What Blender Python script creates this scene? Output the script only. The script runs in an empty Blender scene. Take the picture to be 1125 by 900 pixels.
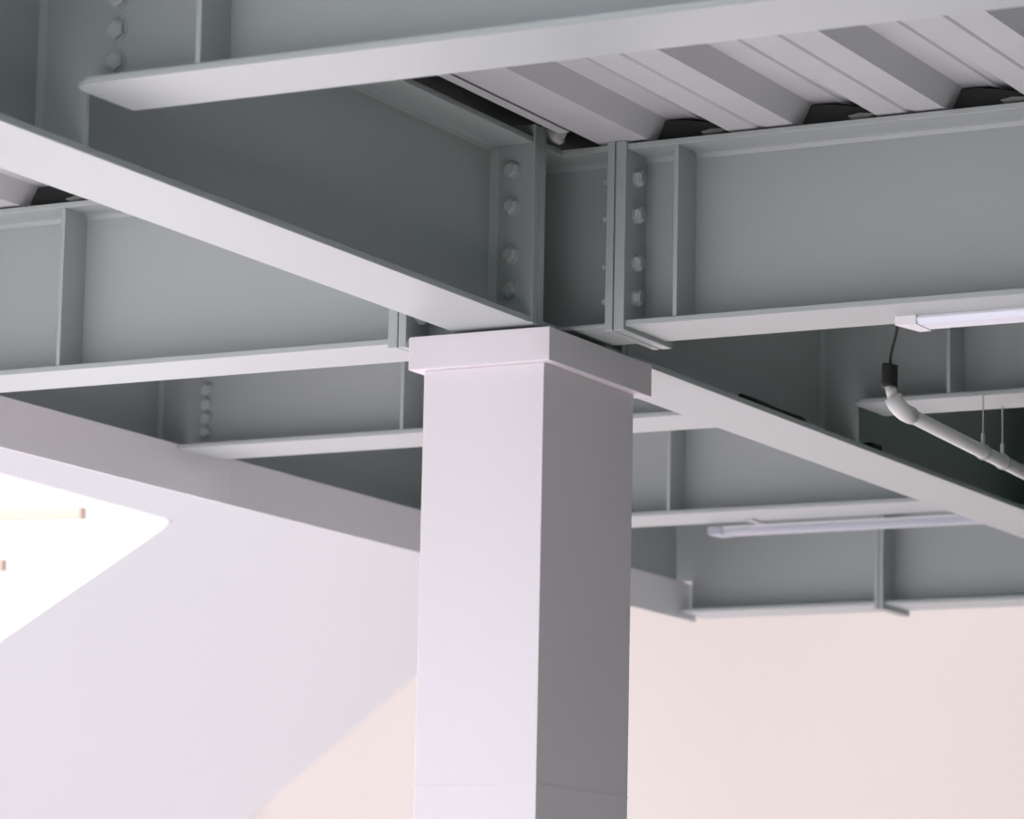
import bpy, bmesh, math
from mathutils import Vector, Matrix
C = bpy.context.scene.collection
sc = bpy.context.scene
EYE = 1.6                      # heights below are given above eye level, EYE is added when placing

# ------------------------------------------------------------------ camera, light, exposure
YAW, PITCH, ROLL = 0.492797, 0.168286, 0.0205694
cam = bpy.data.cameras.new('camera')
cam.sensor_width = 36.0
cam.lens = 4129.13 / 1125 * 36.0
cam.clip_end = 200
d = Vector((-math.sin(YAW) * math.cos(PITCH), math.cos(YAW) * math.cos(PITCH), math.sin(PITCH)))
r = d.cross(Vector((0, 0, 1))).normalized()
u = r.cross(d)
r2 = math.cos(ROLL) * r + math.sin(ROLL) * u
u2 = -math.sin(ROLL) * r + math.cos(ROLL) * u
m = Matrix(((r2.x, u2.x, -d.x), (r2.y, u2.y, -d.y), (r2.z, u2.z, -d.z))).to_4x4()
m.translation = Vector((0, 0, EYE))
co = bpy.data.objects.new('camera', cam)
C.objects.link(co)
co.matrix_world = m
cam.dof.use_dof = True
cam.dof.focus_distance = 7.85
cam.dof.aperture_fstop = 6.0
sc.camera = co

w = bpy.data.worlds.new('world')
sc.world = w
w.use_nodes = True
bg = w.node_tree.nodes['Background']
bg.inputs[0].default_value = (0.87, 0.93, 1.0, 1)
bg.inputs[1].default_value = 1.7
SUN_ELEV, SUN_AZ = math.radians(36), math.radians(-4)      # azimuth from -Y towards -X
sl = bpy.data.lights.new('sun', 'SUN')
sl.energy = 4.6
sl.angle = math.radians(6)
sl.color = (1.0, 0.94, 0.92)
so = bpy.data.objects.new('sun', sl)
C.objects.link(so)
sdir = Vector((-math.sin(SUN_AZ) * math.cos(SUN_ELEV), -math.cos(SUN_AZ) * math.cos(SUN_ELEV), math.sin(SUN_ELEV)))
so.rotation_euler = sdir.to_track_quat('Z', 'Y').to_euler()
so.location = (-6, -6, 9)
sc.view_settings.view_transform = 'Standard'
sc.view_settings.look = 'None'
sc.view_settings.gamma = 1.0
sc.view_settings.use_curve_mapping = False
sc.view_settings.exposure = 0.22
sc.cycles.use_denoising = True
sc.cycles.diffuse_bounces = 6
sc.cycles.max_bounces = 10


# ------------------------------------------------------------------ materials
def mat(name, col, rough=0.5, var=0.0, scale=6.0, bump=0.0, metal=0.0, spec=0.4):
    ma = bpy.data.materials.new(name)
    ma.use_nodes = True
    nt = ma.node_tree
    b = nt.nodes['Principled BSDF']
    b.inputs['Base Color'].default_value = (*col, 1)
    b.inputs['Roughness'].default_value = rough
    b.inputs['Metallic'].default_value = metal
    b.inputs['Specular IOR Level'].default_value = spec
    if var or bump:
        tc = nt.nodes.new('ShaderNodeTexCoord')
        no = nt.nodes.new('ShaderNodeTexNoise')
        no.inputs['Scale'].default_value = scale
        no.inputs['Detail'].default_value = 5
        nt.links.new(tc.outputs['Object'], no.inputs['Vector'])
        if var:
            mx = nt.nodes.new('ShaderNodeMix')
            mx.data_type = 'RGBA'
            mx.inputs[6].default_value = (*[max(0, c - var) for c in col], 1)
            mx.inputs[7].default_value = (*[min(1, c + var) for c in col], 1)
            nt.links.new(no.outputs['Fac'], mx.inputs[0])
            nt.links.new(mx.outputs[2], b.inputs['Base Color'])
        if bump:
            n2 = nt.nodes.new('ShaderNodeTexNoise')
            n2.inputs['Scale'].default_value = scale * 12
            nt.links.new(tc.outputs['Object'], n2.inputs['Vector'])
            bp = nt.nodes.new('ShaderNodeBump')
            bp.inputs['Strength'].default_value = bump
            bp.inputs['Distance'].default_value = 0.002
            nt.links.new(n2.outputs['Fac'], bp.inputs['Height'])
            nt.links.new(bp.outputs['Normal'], b.inputs['Normal'])
    return ma


M_STEEL = mat('grey_steel_paint', (0.395, 0.430, 0.420), 0.34, 0.01, 3.0, 0.05, 0.0, 0.5)
M_COL = mat('pale_column_paint', (0.735, 0.695, 0.715), 0.55, 0.012, 2.0, 0.04)
M_BOLT = mat('painted_bolt', (0.43, 0.465, 0.452), 0.42)
M_TUBE = mat('tube_paint', (0.91, 0.89, 0.90), 0.5, 0.01, 2.0)
M_DECK = mat('galvanised_deck', (0.53, 0.535, 0.545), 0.55, 0.03, 5.0, 0.08, 0.0)
M_SLAB = mat('slab_gap_shade', (0.025, 0.025, 0.024), 0.9, 0.005, 4.0)  # slab colour darkened to stand in for shade in the deck gap
M_FLOOR = mat('pale_floor', (0.86, 0.775, 0.81), 0.7, 0.02, 1.5)
M_WALLL = mat('lavender_white_wall', (0.665, 0.625, 0.645), 0.8, 0.012, 0.8)
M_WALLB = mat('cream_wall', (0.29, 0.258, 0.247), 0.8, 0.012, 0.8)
M_DARK = mat('dark_green_absorber', (0.016, 0.065, 0.042), 0.8, 0.01, 1.0)  # absorbing green of the added unseen surfaces, darkens and tints the steel
M_FRONT = mat('grey_wall', (0.30, 0.31, 0.32), 0.8, 0.02, 1.0)
M_BLACK = mat('black_rubber', (0.012, 0.014, 0.012), 0.6)
M_PIPE = mat('grey_white_pvc', (0.72, 0.72, 0.70), 0.35)
M_CABLE = mat('dark_cable', (0.05, 0.06, 0.055), 0.6)
M_LENS = mat('frosted_lens', (0.80, 0.83, 0.93), 0.25, spec=0.6)
M_CAP = mat('white_plastic', (0.86, 0.84, 0.86), 0.35)
M_WOOD = mat('pale_orange_wood', (0.42, 0.32, 0.27), 0.6, 0.03, 4.0)
M_METAL = mat('grey_rod', (0.45, 0.46, 0.48), 0.4)
M_DEBRIS = mat('debris_grey', (0.30, 0.31, 0.29), 0.9, 0.05, 30.0, 0.4)
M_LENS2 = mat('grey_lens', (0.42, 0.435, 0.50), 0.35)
M_PLUG = mat('recess_shade', (0.03, 0.035, 0.03), 0.95)  # near-black that paints the shade of the deck recesses
M_FOAM = mat('pale_foam', (0.60, 0.60, 0.56), 0.9, 0.05, 30.0, 0.4)


# ------------------------------------------------------------------ builders
class MB:
    """collects shapes for one mesh; coordinates are metres, z above eye level"""

    def __init__(s):
        s.bm = bmesh.new()

    def box(s, x0, x1, y0, y1, z0, z1, bev=0.0, seg=2):
        t = bmesh.new()
        v = [t.verts.new((x, y, z)) for x in (x0, x1) for y in (y0, y1) for z in (z0, z1)]
        for f in ((0, 1, 3, 2), (4, 6, 7, 5), (0, 4, 5, 1), (2, 3, 7, 6), (0, 2, 6, 4), (1, 5, 7, 3)):
            t.faces.new([v[i] for i in f])
        bmesh.ops.recalc_face_normals(t, faces=t.faces)
        if bev:
            bmesh.ops.bevel(t, geom=list(t.edges), offset=bev, segments=seg, profile=0.5, affect='EDGES')
        s.merge(t)
        return s

    def prism(s, pts, axis, a, b):
        """polygon pts extruded along an axis ('x': pts are (y,z); 'y': (x,z); 'z': (x,y))"""
        def P(p, q):
            return {'x': (q, p[0], p[1]), 'y': (p[0], q, p[1]), 'z': (p[0], p[1], q)}[axis]
        t = bmesh.new()
        A = [t.verts.new(P(p, a)) for p in pts]
        B = [t.verts.new(P(p, b)) for p in pts]
        n = len(pts)
        t.faces.new(A)
        t.faces.new(list(reversed(B)))
        for i in range(n):
            t.faces.new((A[i], B[i], B[(i + 1) % n], A[(i + 1) % n]))
        bmesh.ops.recalc_face_normals(t, faces=t.faces)
        s.merge(t)
        return s

    def rod(s, p, q, rad, seg=16):
        p, q = Vector(p), Vector(q)
        t = bmesh.new()
        bmesh.ops.create_cone(t, cap_ends=True, segments=seg, radius1=rad, radius2=rad, depth=(q - p).length)
        rot = (q - p).to_track_quat('Z', 'Y').to_matrix().to_4x4()
        bmesh.ops.transform(t, matrix=Matrix.Translation((p + q) / 2) @ rot, verts=t.verts)
        s.merge(t)
        return s

    def tube(s, pts, rad, seg=14):
        pts = [Vector(p) for p in pts]
        t = bmesh.new()
        rings = []
        for i, p in enumerate(pts):
            dr = (pts[min(i + 1, len(pts) - 1)] - pts[max(i - 1, 0)]).normalized()
            a = dr.cross(Vector((0.31, 0.17, 0.93))).normalized()
            b = dr.cross(a)
            rings.append([t.verts.new(p + rad * (math.cos(k * 2 * math.pi / seg) * a + math.sin(k * 2 * math.pi / seg) * b)) for k in range(seg)])
        for i in range(len(rings) - 1):
            for k in range(seg):
                t.faces.new((rings[i][k], rings[i][(k + 1) % seg], rings[i + 1][(k + 1) % seg], rings[i + 1][k]))
        t.faces.new(rings[0])
        t.faces.new(rings[-1])
        bmesh.ops.recalc_face_normals(t, faces=t.faces)
        s.merge(t, smooth=True)
        return s

    def blob(s, c, rx, ry, rz, sub=3):
        t = bmesh.new()
        bmesh.ops.create_icosphere(t, subdivisions=sub, radius=1)
        for v in t.verts:
            k = 1 + 0.09 * math.sin(7 * v.co.x + 3 * v.co.z) + 0.07 * math.sin(9 * v.co.y)
            v.co = Vector((c[0] + rx * k * v.co.x, c[1] + ry * k * v.co.y, c[2] + rz * k * v.co.z))
        s.merge(t, smooth=True)
        return s

    def merge(s, t, smooth=False):
        for f in t.faces:
            f.smooth = smooth
        me = bpy.data.meshes.new('tmp')
        t.to_mesh(me)
        t.free()
        s.bm.from_mesh(me)
        bpy.data.meshes.remove(me)


ORIGIN = {}


def part(name, mb, ma, parent=None, label=None, origin=None):
    if parent is not None:
        o0 = ORIGIN[parent]
    else:
        vs = [v.co for v in mb.bm.verts]
        o0 = Vector(origin) if origin else Vector(((min(v.x for v in vs) + max(v.x for v in vs)) / 2,
                                                   (min(v.y for v in vs) + max(v.y for v in vs)) / 2, min(v.z for v in vs)))
    for v in mb.bm.verts:
        v.co -= o0
    me = bpy.data.meshes.new(name)
    mb.bm.to_mesh(me)
    mb.bm.free()
    me.materials.append(ma)
    o = bpy.data.objects.new(name, me)
    C.objects.link(o)
    ORIGIN[o] = o0.copy()
    if parent is not None:
        o.parent = parent
    else:
        o.location = o0 + Vector((0, 0, EYE))
    if label:
        o['label'] = label
    return o


def thing(name, label, cat, loc, group=None):
    o = bpy.data.objects.new(name, None)
    C.objects.link(o)
    o.empty_display_size = 0.1
    o.location = Vector(loc) + Vector((0, 0, EYE))
    ORIGIN[o] = Vector(loc)
    return tag(o, label, cat, group)


def tag(o, label, cat, group=None):
    o['label'] = label
    o['category'] = cat
    o['kind'] = 'thing'
    if group:
        o['group'] = group
    return o


def struct(name, mb, ma):
    o = part(name, mb, ma)
    o['kind'] = 'structure'
    return o


def bolt_mb(x, y, z, axis, sgn, back=False):
    """washer, hexagonal head with a rounded crown; back = True gives a nut with the thread end"""
    t = MB()

    def ring(h0, h1, r0, r1, seg, off=0.0):
        tb = bmesh.new()
        bmesh.ops.create_cone(tb, cap_ends=True, segments=seg, radius1=r0, radius2=r1, depth=h1 - h0)
        bmesh.ops.translate(tb, vec=(0, 0, (h0 + h1) / 2 + off), verts=tb.verts)
        rot = Vector((sgn if axis == 'x' else 0, sgn if axis == 'y' else 0, 0)).to_track_quat('Z', 'Y').to_matrix().to_4x4()
        bmesh.ops.transform(tb, matrix=Matrix.Translation((x, y, z)) @ rot, verts=tb.verts)
        t.merge(tb)
    if back:
        ring(0, 0.003, 0.0195, 0.0195, 24)
        ring(0.003, 0.019, 0.0180, 0.0175, 6)
        ring(0.019, 0.030, 0.0100, 0.0095, 12)
        return t
    ring(0, 0.003, 0.0195, 0.0195, 24)
    ring(0.003, 0.0125, 0.0180, 0.0180, 6)
    ring(0.0125, 0.0165, 0.0172, 0.0125, 6)
    return t


def fillet_pts(c, t, zb, zt, rr):
    """web outline with root fillets against both flanges"""
    h = t / 2
    L = [(c - h - rr, zb), (c - h - rr * 0.35, zb + rr * 0.25), (c - h, zb + rr), (c - h, zt - rr), (c - h - rr * 0.35, zt - rr * 0.25), (c - h - rr, zt)]
    R = [(2 * c - a, b) for a, b in reversed(L)]
    return L + R


def section(par, axis, c, a, b, zb, zt, wd, tf, tw, ma=M_STEEL, rr=0.012, bev_end=0.0, cope=0.0):
    """rolled I-section along an axis between a and b: web, top flange and bottom flange"""
    part('web', MB().prism(fillet_pts(c, tw, zb + tf, zt - tf, rr), {'x': 'x', 'y': 'y'}[axis], a, b), ma, par)
    for nm, z0, z1 in (('top_flange', zt - tf, zt), ('bottom_flange', zb, zb + tf)):
        aa = a + (cope if nm == 'top_flange' else 0)
        mb = MB()
        if axis == 'x' and bev_end and nm == 'bottom_flange':
            q = bev_end
            arc = [(aa + q - q * math.sin(i * math.pi / 10), c - wd / 2 + q - q * math.cos(i * math.pi / 10)) for i in range(6)]
            mb.prism([(b, c - wd / 2)] + arc + [(aa + 0.004, c + wd / 2), (b, c + wd / 2)], 'z', z0, z1)
            bmesh.ops.bevel(mb.bm, geom=[e for e in mb.bm.edges if abs(e.verts[0].co.z - e.verts[1].co.z) < 1e-6], offset=0.003, segments=2, affect='EDGES')
        elif axis == 'x':
            mb.box(aa, b, c - wd / 2, c + wd / 2, z0, z1, 0.0015)
        else:
            mb.box(c - wd / 2, c + wd / 2, aa, b, z0, z1, 0.0015)
        part(nm, mb, ma, par)


def stiffener(par, axis, c, pos, zb, zt, wd, tf, tw, sides=(-1, 1), th=0.010):
    """transverse plates welded between web and flanges, one mesh per side"""
    for s in sides:
        lo, hi = sorted((c + s * (tw / 2), c + s * (wd / 2 - 0.004)))
        mb = MB()
        if axis == 'x':
            mb.box(pos - th / 2, pos + th / 2, lo, hi, zb + tf, zt - tf, 0.001)
        else:
            mb.box(lo, hi, pos - th / 2, pos + th / 2, zb + tf, zt - tf, 0.001)
        part('stiffener', mb, ma=M_STEEL, parent=par)


def weld(par, x, y, z0, z1, sx, sy, rr=0.009):
    part('weld_bead', MB().prism([(x, y), (x + sx * rr, y), (x, y + sy * rr)], 'z', z0, z1), M_STEEL, par)


# ------------------------------------------------------------------ the setting
ZF = -EYE
XW = 1.3
struct('floor', MB().box(-16, -1.3, -9.2, 18.2, ZF - 0.2, ZF), M_FLOOR)
struct('floor_absorber', MB().box(-1.3, XW + 0.2, -9.2, 18.2, ZF - 0.2, ZF), M_DARK)  # unseen dark floor strip added to cut bounce onto the right-facing webs
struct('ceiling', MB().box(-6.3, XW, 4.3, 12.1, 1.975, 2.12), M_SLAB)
struct('wall_right_blocker', MB().box(XW, XW + 0.2, -9.0, 18.0, ZF, 4.2), M_DARK)  # unseen dark wall added to keep light from the right low
struct('wall_shade_block', MB().box(-3.52, XW, 9.75, 12.1, ZF, 1.90), M_DARK)  # unseen block added to keep light off the receding girder's web
struct('wall_front_blocker', MB().box(-16, XW, -9.2, -9.0, ZF, ZF + 1.2), M_FRONT)  # unseen low wall added to limit light from the front
struct('wall_back', MB().box(-11.65, XW, 18.0, 18.2, ZF, 5.0), M_WALLB)
# far left wall: sloping stair balustrade below, lintel above, a bright wedge-shaped opening between them
k = 0.527


def up(y):
    return 1.661 + k * (y - 12.97)


def dn(y):
    return 1.866 + k * (y - 16.56)


struct('wall_left', MB().prism([(9.0, 2.4395), (12.91, 2.367), (14.26, 2.342), (10.2, up(10.2)), (10.2, ZF), (11.2, ZF), (12.2, dn(12.2)), (17.95, dn(17.95)), (17.95, 4.4), (9.0, 4.4)], 'x', -9.425, -9.40), M_WALLL)

# ------------------------------------------------------------------ column with its cap
col = thing('steel_column', 'pale square-cornered steel column with a projecting box cap, centre of view', 'column', (-3.756, 7.075, ZF))
part('shaft', MB().box(-3.900, -3.611, 6.863, 7.288, ZF, 1.42, 0.002), M_COL, col)
part('cap', MB().box(-3.928, -3.589, 6.843, 7.332, 1.42, 1.492, 0.002), M_COL, col)
part('seam', MB().box(-3.9006, -3.6104, 6.8624, 7.2886, 0.535, 0.538), M_COL, col, 'thin raised joint line around the shaft')
part('bearing_plate', MB().box(-3.87, -3.64, 6.92, 7.26, 1.492, 1.500), M_STEEL, col)

# ------------------------------------------------------------------ welded node on the column
GX, BY = -3.730, 7.058
ZB, ZT, WD, TF, TW = 1.500, 1.900, 0.2025, 0.0135, 0.009
node = thing('beam_junction', 'cross-shaped steel junction welded from short beam stubs, standing on the column cap', 'steel junction', (GX, BY, ZB))
section(node, 'y', GX, 6.8835, 7.255, ZB, ZT, WD, TF, TW)
for a, b, s in ((-3.516, -3.629, 1), (-4.016, -3.831, -1)):
    x0, x1 = sorted((a, b))
    part('stub_web', MB().prism(fillet_pts(BY, 0.008, ZB + TF, ZT - TF, 0.012), 'x', min(a, GX + s * 0.0045), max(a, GX + s * 0.0045)), M_STEEL, node)
    for z0, z1 in ((ZB + 0.005, ZB + TF), (ZT - TF, ZT)):
        part('stub_flange', MB().box(x0, x1, BY - 0.097, BY + 0.097, z0, z1, 0.0015), M_STEEL, node)
# end plates of the stubs
part('end_plate', MB().box(GX - 0.104, GX + 0.104, 6.860, 6.8835, 1.500, 1.928, 0.0015), M_STEEL, node)
part('end_plate', MB().box(GX - 0.104, GX + 0.104, 7.255, 7.2785, 1.500, 1.915, 0.0015), M_STEEL, node)
part('end_plate', MB().box(-3.5165, -3.4985, 6.953, 7.188, 1.495, 1.9045, 0.0015), M_STEEL, node)
part('end_plate', MB().box(-4.0180, -3.9990, 6.953, 7.170, 1.495, 1.9045, 0.0015), M_STEEL, node)

ROWS = (1.832, 1.752, 1.648, 1.571)


def end_plate_y(par, y0, y1, sgn, zt):
    ep = part('end_plate', MB().box(GX - 0.104, GX + 0.104, y0, y1, 1.500, zt, 0.0015), M_STEEL, par)
    for sx in (-1, 1):
        for z in ROWS:
            part('bolt', bolt_mb(GX + sx * 0.051, y0 if sgn < 0 else y1, z, 'y', sgn), M_BOLT, ep)
    return ep


def end_plate_x(par, x0, x1, sgn, y1=7.188):
    ep = part('end_plate', MB().box(x0, x1, 6.953, y1, 1.495, 1.9045, 0.0015), M_STEEL, par)
    for sy in (-1, 1):
        for z in ROWS:
            part('bolt', bolt_mb(x1 if sgn > 0 else x0, BY + sy * 0.052, z, 'x', sgn), M_BOLT, ep)
            part('nut', bolt_mb((x1 if sgn > 0 else x0) - sgn * 0.0455, BY + sy * 0.052, z, 'x', -sgn, True), M_BOLT, ep)
    return ep


# ------------------------------------------------------------------ main girders (running away from the viewer)
def fin(par, gx, y, zlow, zb2, side=1, xo=0.102, tab=0.235, ztop=1.8865, tw=0.009):
    """plate welded to the girder web that reaches out behind the web of a secondary beam"""
    pts = [(gx + side * tw / 2, zlow), (gx + side * xo, zlow), (gx + side * xo, zb2 + 0.022), (gx + side * tab, zb2 + 0.022),
           (gx + side * tab, ztop - 0.03), (gx + side * xo, ztop - 0.03), (gx + side * xo, ztop), (gx + side * tw / 2, ztop)]
    part('fin_plate', MB().prism(pts, 'y', y, y + 0.012), M_STEEL, par)
    weld(par, gx + side * tw / 2, y, zlow, ztop, side, -1, 0.010)


g1 = thing('main_girder', 'main grey girder coming from upper left and ending bolted above the column cap', 'girder', (GX, 5.0, ZB))
section(g1, 'y', GX, 2.9, 6.832, ZB, ZT, WD, TF, TW)
end_plate_y(g1, 6.832, 6.8565, -1, 1.928)
weld(g1, GX + 0.0045, 6.832, 1.515, 1.885, 1, -1, 0.014)
fin(g1, GX, 5.1845, ZB + TF, 1.590)

g2 = thing('main_girder', 'main grey girder running from behind the column cap down to the right edge', 'girder', (GX, 9.5, ZB))
section(g2, 'y', GX, 7.302, 11.69, ZB, ZT, WD, TF, TW)
end_plate_y(g2, 7.2815, 7.302, 1, 1.915)
fin(g2, GX, 8.5845, ZB + TF, 1.590)

g0 = thing('main_girder', 'dark shaded girder lying on the lower left fascia board, behind the column', 'girder', (-5.72, 8.5, 1.600))
section(g0, 'y', -5.72, 2.9, 11.70, 1.600, ZT, 0.200, 0.012, TW)
for y in (8.5845, 10.1945):
    part('fin_plate', MB().prism([(-5.7155, 1.6125), (-5.622, 1.6125), (-5.500, 1.6125), (-5.500, 1.855), (-5.622, 1.855), (-5.622, 1.8865), (-5.7155, 1.8865)], 'y', y, y + 0.012), M_STEEL, g0)
    weld(g0, -5.7155, y, 1.613, 1.886, 1, -1, 0.010)

part('added_plate', MB().box(-5.626, -5.6195, 11.25, 11.698, 1.613, 1.8875), M_STEEL, g0)  # plate added to extend the dark area at the girder's end
tube = thing('fascia_board', 'long smooth grey fascia board crossing lower left, below the dark girder', 'fascia', (-5.63, 8.0, 1.481))
part('board', MB().box(-5.6185, -5.6135, 2.9, 11.845, 1.481, 1.612), M_TUBE, tube)
for y in (8.211, 8.789, 9.447):
    part('joint', MB().box(-5.6137, -5.6127, y, y + 0.003, 1.484, 1.610), M_TUBE, tube, 'faint vertical joint line')
part('backing_rail', MB().box(-5.81, -5.6195, 2.9, 11.69, 1.540, 1.5995, 0.002), M_TUBE, tube)


# ------------------------------------------------------------------ cross beams
def main_cross(label, xa, xb, stiff, end=None, y=BY):
    t = thing('cross_beam', label, 'beam', ((xa + xb) / 2, y, 1.505))
    section(t, 'x', y, xa, xb, 1.505, ZT, 0.194, 0.0125, 0.008)
    for s in stiff:
        stiffener(t, 'x', y, s, 1.505, ZT, 0.194, 0.0125, 0.008)
    return t


b2 = main_cross('deep grey beam bolted to the right of the column top, white light tube under it', -3.4715, XW, (-3.359, -0.9))
end_plate_x(b2, -3.4955, -3.4715, 1)
l2 = main_cross('wide grey beam at the left edge, ending behind the column cap', -5.60, -4.044, (-4.923,))
end_plate_x(l2, -4.044, -4.0205, -1, 7.170)


def secondary(label, y, xa, xb, stiff, near, bolt_x, rows, wd=0.195, bev=0.0):
    """shallower beam whose web laps a fin plate; four-bolt row at its end"""
    t = thing('secondary_beam', label, 'beam', ((xa + xb) / 2, y, 1.590))
    section(t, 'x', y, xa, xb, 1.590, ZT, wd, 0.0125, 0.008, bev_end=bev)
    for s in stiff:
        stiffener(t, 'x', y, s, 1.590, ZT, wd, 0.0125, 0.008)
    for z in rows:
        part('bolt', bolt_mb(bolt_x, y - 0.004, z, 'y', -1), M_BOLT, t)
    return t


SROWS = (1.818, 1.762, 1.706, 1.650)
secondary('nearest grey beam along the top edge, hiding part of the ribbed deck', 5.18, -3.597, XW, (-3.338, -1.2), True, -3.561, SROWS, 0.195, 0.05)
secondary('short stretch of shaded grey beam at the right edge, behind the hanging pipe', 8.58, -3.600, XW, (-3.345, -1.2), True, -3.561, (), 0.200, 0.03)
t = secondary('blurred bluish beam behind the left of the column, its end resting over the fascia board', 8.58, -5.590, -3.875, (-4.882,), False, -5.556, (1.768, 1.725, 1.686, 1.648), 0.215, 0.02)
t = secondary('blurred bluish beam right of the column, below the receding girder', 10.19, -5.590, -3.840, (-4.874,), False, -5.556, SROWS, 0.225, 0.02)

e = thing('edge_beam', 'farthest grey-blue beam at lower right, directly above the cream wall', 'beam', (-3.0, 11.8, 1.500))
for x0, x1 in ((-5.607, -4.876), (-4.844, -3.53)):
    section(e, 'x', 11.8, x0, x1, 1.500, ZT, 0.194, 0.0125, 0.008)
part('web', MB().box(-5.80, -5.607, 11.796, 11.804, 1.62, 1.8865), M_STEEL, e)
part('end_plate', MB().box(-4.876, -4.8615, 11.69, 11.93, 1.484, 1.90, 0.001), M_STEEL, e)
part('end_plate', MB().box(-4.8585, -4.844, 11.69, 11.93, 1.484, 1.90, 0.001), M_STEEL, e)


# ------------------------------------------------------------------ ribbed metal deck
def deck(label, x_first, n, y0, y1, x_cut=None):
    """trapezoidal sheet, ribs along y; x_first is the right edge of the first rib bottom"""
    z0, z1, p = 1.905, 1.955, 0.3355
    pts = []
    for i in range(n):
        xr = x_first + i * p
        xl = xr - 0.150
        if i == 0 and x_cut is not None:
            xl = x_cut
            pts += [(xl, z0 + 0.012), (xl, z0)]
        else:
            pts += [(xl - 0.026, z1), (xl, z0)]
        g = (xl + xr) / 2
        if i or x_cut is None:
            pts += [(g - 0.010, z0), (g - 0.005, z0 + 0.004), (g + 0.005, z0 + 0.004), (g + 0.010, z0)]
        pts += [(xr, z0), (xr + 0.026, z1)]
        q = xr + 0.026 + 0.066
        pts += [(q - 0.008, z1), (q - 0.004, z1 - 0.004), (q + 0.004, z1 - 0.004), (q + 0.008, z1)]
    mb = MB()
    bm = mb.bm
    A = [bm.verts.new((x, y0, z)) for x, z in pts]
    B = [bm.verts.new((x, y1, z)) for x, z in pts]
    A2 = [bm.verts.new((x, y0, z + 0.0015)) for x, z in pts]
    B2 = [bm.verts.new((x, y1, z + 0.0015)) for x, z in pts]
    for i in range(len(pts) - 1):
        bm.faces.new((A[i], A[i + 1], B[i + 1], B[i]))
        bm.faces.new((A2[i], B2[i], B2[i + 1], A2[i + 1]))
        bm.faces.new((A[i], A2[i], A2[i + 1], A[i + 1]))
        bm.faces.new((B[i], B[i + 1], B2[i + 1], B2[i]))
    for i in (0, -1):
        bm.faces.new((A[i], B[i], B2[i], A2[i]))
    bmesh.ops.recalc_face_normals(bm, faces=bm.faces)
    return tag(part('metal_deck', mb, M_DECK), label, 'metal deck')


deck('ribbed galvanised deck between the nearest top beam and the deep right beam', -3.4265, 14, 4.25, 9.74, -3.543)
deck('ribbed galvanised deck glimpsed at the left edge above the wide grey beam', -5.385, 5, 4.25, 12.0)
tag(part('edge_angle', MB().box(-3.578, -3.552, 2.9, 6.845, 1.905, 1.909).box(-3.578, -3.574, 2.9, 6.845, 1.909, 1.94), M_DECK), 'thin light metal strip along the edge of the right deck, beside a black gap', 'edge strip')
for i, (x, lab) in enumerate(((-3.335, 'dark plug standing in for shade in the deck recess just right of the twin end plates'),
                               (-2.999, 'dark plug standing in for shade in the middle deck recess above the deep beam'),
                               (-2.664, 'dark plug standing in for shade in the deck recess at the right edge'),
                               (-4.957, 'dark plug standing in for shade above the wide beam at the left edge'))):
    fp = thing('shade_plug', lab, 'shade plug', (x, 7.05, 1.9055), 'shade plugs under the deck ribs')  # dark shapes imitate the deep shade of the recess voids
    part('plug', MB().prism([(x - 0.089, 1.9055), (x + 0.089, 1.9055), (x + 0.078, 1.922), (x + 0.045, 1.934), (x + 0.005, 1.943), (x - 0.035, 1.949), (x - 0.067, 1.9505)], 'y', 7.0, 7.12), M_PLUG, fp)
    part('pale_lump', MB().blob((x + 0.050, 6.994, 1.914), 0.030, 0.012, 0.0065), M_DEBRIS, fp, 'pale lump beside the dark plug')
tag(part('sealant_lump', MB().blob((-3.645, 6.945, 1.932), 0.030, 0.035, 0.024), M_FOAM), 'pale lump of sealant on top of the junction behind the plate', 'sealant')


# ------------------------------------------------------------------ light tubes
def batten(label, x0, x1, y0, y1, zb, zt, skew, lens, brackets=()):
    """slim fitting: housing above, frosted lens below, moulded end cap whose corners lean outwards"""
    t = thing('light_fitting', label, 'light fitting', ((x0 + x1) / 2, (y0 + y1) / 2, zb))
    zm = zb + (zt - zb) * 0.55

    def prof(g):
        c = (y1 - y0) * 0.12
        return [(y0 - g, zm + 0.002), (y0 - g + c * 0.3, zb + 0.004), (y0 + c, zb - g), (y1 - c, zb - g), (y1 + g - c * 0.3, zb + 0.004), (y1 + g, zm + 0.002)]
    part('housing', MB().box(x0 + 0.02, x1, y0 + 0.003, y1 - 0.003, zm, zt, 0.001), M_CAP, t)
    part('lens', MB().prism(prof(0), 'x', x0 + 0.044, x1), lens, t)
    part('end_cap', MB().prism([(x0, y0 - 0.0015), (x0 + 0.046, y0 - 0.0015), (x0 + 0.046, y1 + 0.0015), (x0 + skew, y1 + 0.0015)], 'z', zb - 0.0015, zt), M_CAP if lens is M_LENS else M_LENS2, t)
    for x in brackets:
        part('bracket', MB().box(x, x + 0.03, y0 - 0.09, y1 - 0.01, zt, zt + 0.004), M_METAL, t)
    return t


batten('white strip light under the deep beam at the right edge', -2.910, -0.3, 7.083, 7.166, 1.488, 1.505, 0.02, M_LENS)
batten('dim strip light under the blurred beam, in front of the farthest beam', -4.860, -3.845, 10.335, 10.412, 1.562, 1.586, 0.01, M_LENS2, (-4.70, -4.0))

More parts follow.
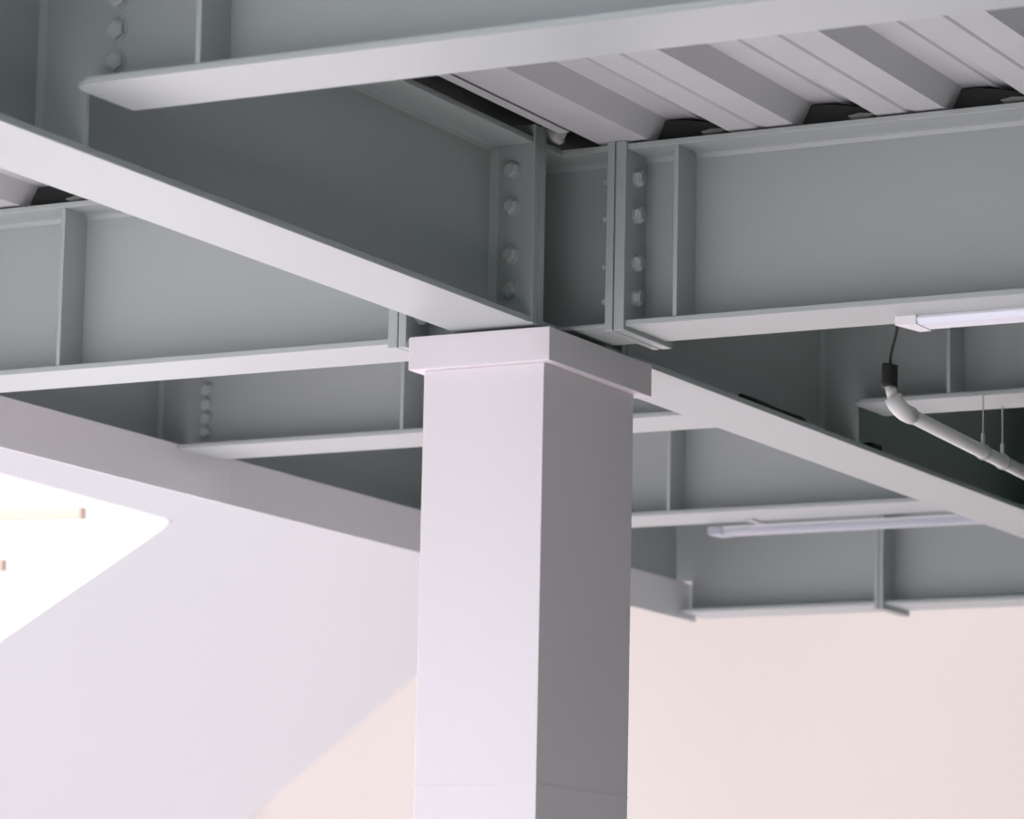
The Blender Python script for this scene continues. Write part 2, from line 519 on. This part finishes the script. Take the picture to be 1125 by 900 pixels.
# ------------------------------------------------------------------ hanging pipe
pipe = thing('drain_pipe', 'pale plastic pipe with an elbow hanging at the right, below the beam', 'pipe', (-3.23, 8.3, 1.43))
pd = Vector((-3.279 - (-3.216), 8.832 - 7.865, 0)).normalized()
p0 = Vector((-3.213, 7.862, 1.450))
part('pipe', MB().tube([p0 + pd * 0.02, p0 + pd * 0.6, p0 + pd * 2.4], 0.0165), M_PIPE, pipe)
part('elbow', MB().tube([p0 + Vector((-0.018, -0.01, 0.032)), p0 + Vector((-0.010, -0.006, 0.014)), p0 + Vector((0, 0, 0.002)), p0 + pd * 0.025, p0 + pd * 0.065], 0.0205), M_PIPE, pipe)
part('riser', MB().tube([p0 + Vector((-0.016, -0.01, 0.025)), p0 + Vector((-0.026, -0.012, 0.062))], 0.0125), M_PIPE, pipe)
part('coupling', MB().tube([(-3.2385, 7.85, 1.505), (-3.239, 7.85, 1.515), (-3.238, 7.85, 1.552), (-3.237, 7.85, 1.558)], 0.0185), M_BLACK, pipe, 'black rubber coupling')
for f in (0.62, 0.78):
    q = p0 + pd * f
    hg = part('hanger', MB().rod((q.x, q.y, q.z + 0.016), (q.x, q.y, 1.5895), 0.0016).rod((q.x, q.y, q.z + 0.016), (q.x, q.y, q.z + 0.045), 0.005).tube([q + Vector((0, 0, 0)) - pd * 0.008, q + pd * 0.008], 0.0195), M_METAL, pipe)
tag(part('thin_cable', MB().tube([(-3.237, 7.85, 1.556), (-3.236, 7.85, 1.58), (-3.222, 7.85, 1.63), (-3.212, 7.85, 1.70), (-3.214, 7.85, 1.80), (-3.216, 7.85, 1.904)], 0.0035), M_CABLE), 'thin dark cable dropping from the deck to the black coupling of the pipe', 'cable')

# ------------------------------------------------------------------ bits lying on the receding girder's bottom flange
tag(part('black_cable', MB().tube([(-3.648, 7.93, 1.5225), (-3.646, 8.02, 1.523), (-3.650, 8.15, 1.522), (-3.647, 8.27, 1.5225), (-3.650, 8.30, 1.522)], 0.0075), M_BLACK), 'short black cable lying along the flange of the receding girder', 'cable')
tag(part('rubber_pad', MB().box(-3.666, -3.632, 8.70, 8.76, 1.5137, 1.530, 0.004), M_BLACK), 'small black pad on the girder flange beside the fin plate', 'pad')

# ------------------------------------------------------------------ timber seen through the opening
tf = thing('timber_frame', 'pale orange timber bars outside the bright opening at the left edge', 'timber frame', (-12.6, 16.0, ZF))
part('post', MB().box(-12.66, -12.56, 15.95, 16.05, ZF, 3.1, 0.004), M_WOOD, tf)
part('bar', MB().prism([(-12.60, 2.700), (-11.105, 2.662), (-11.105, 2.728), (-12.60, 2.766)], 'y', 15.97, 16.03), M_WOOD, tf)
part('bar', MB().prism([(-12.60, 2.43), (-11.595, 2.41), (-11.595, 2.475), (-12.60, 2.495)], 'y', 15.97, 16.03), M_WOOD, tf)
part('brace', MB().rod((-12.40, 16.0, 2.29), (-11.525, 16.0, 2.893), 0.012), M_METAL, tf, 'thin grey diagonal brace')
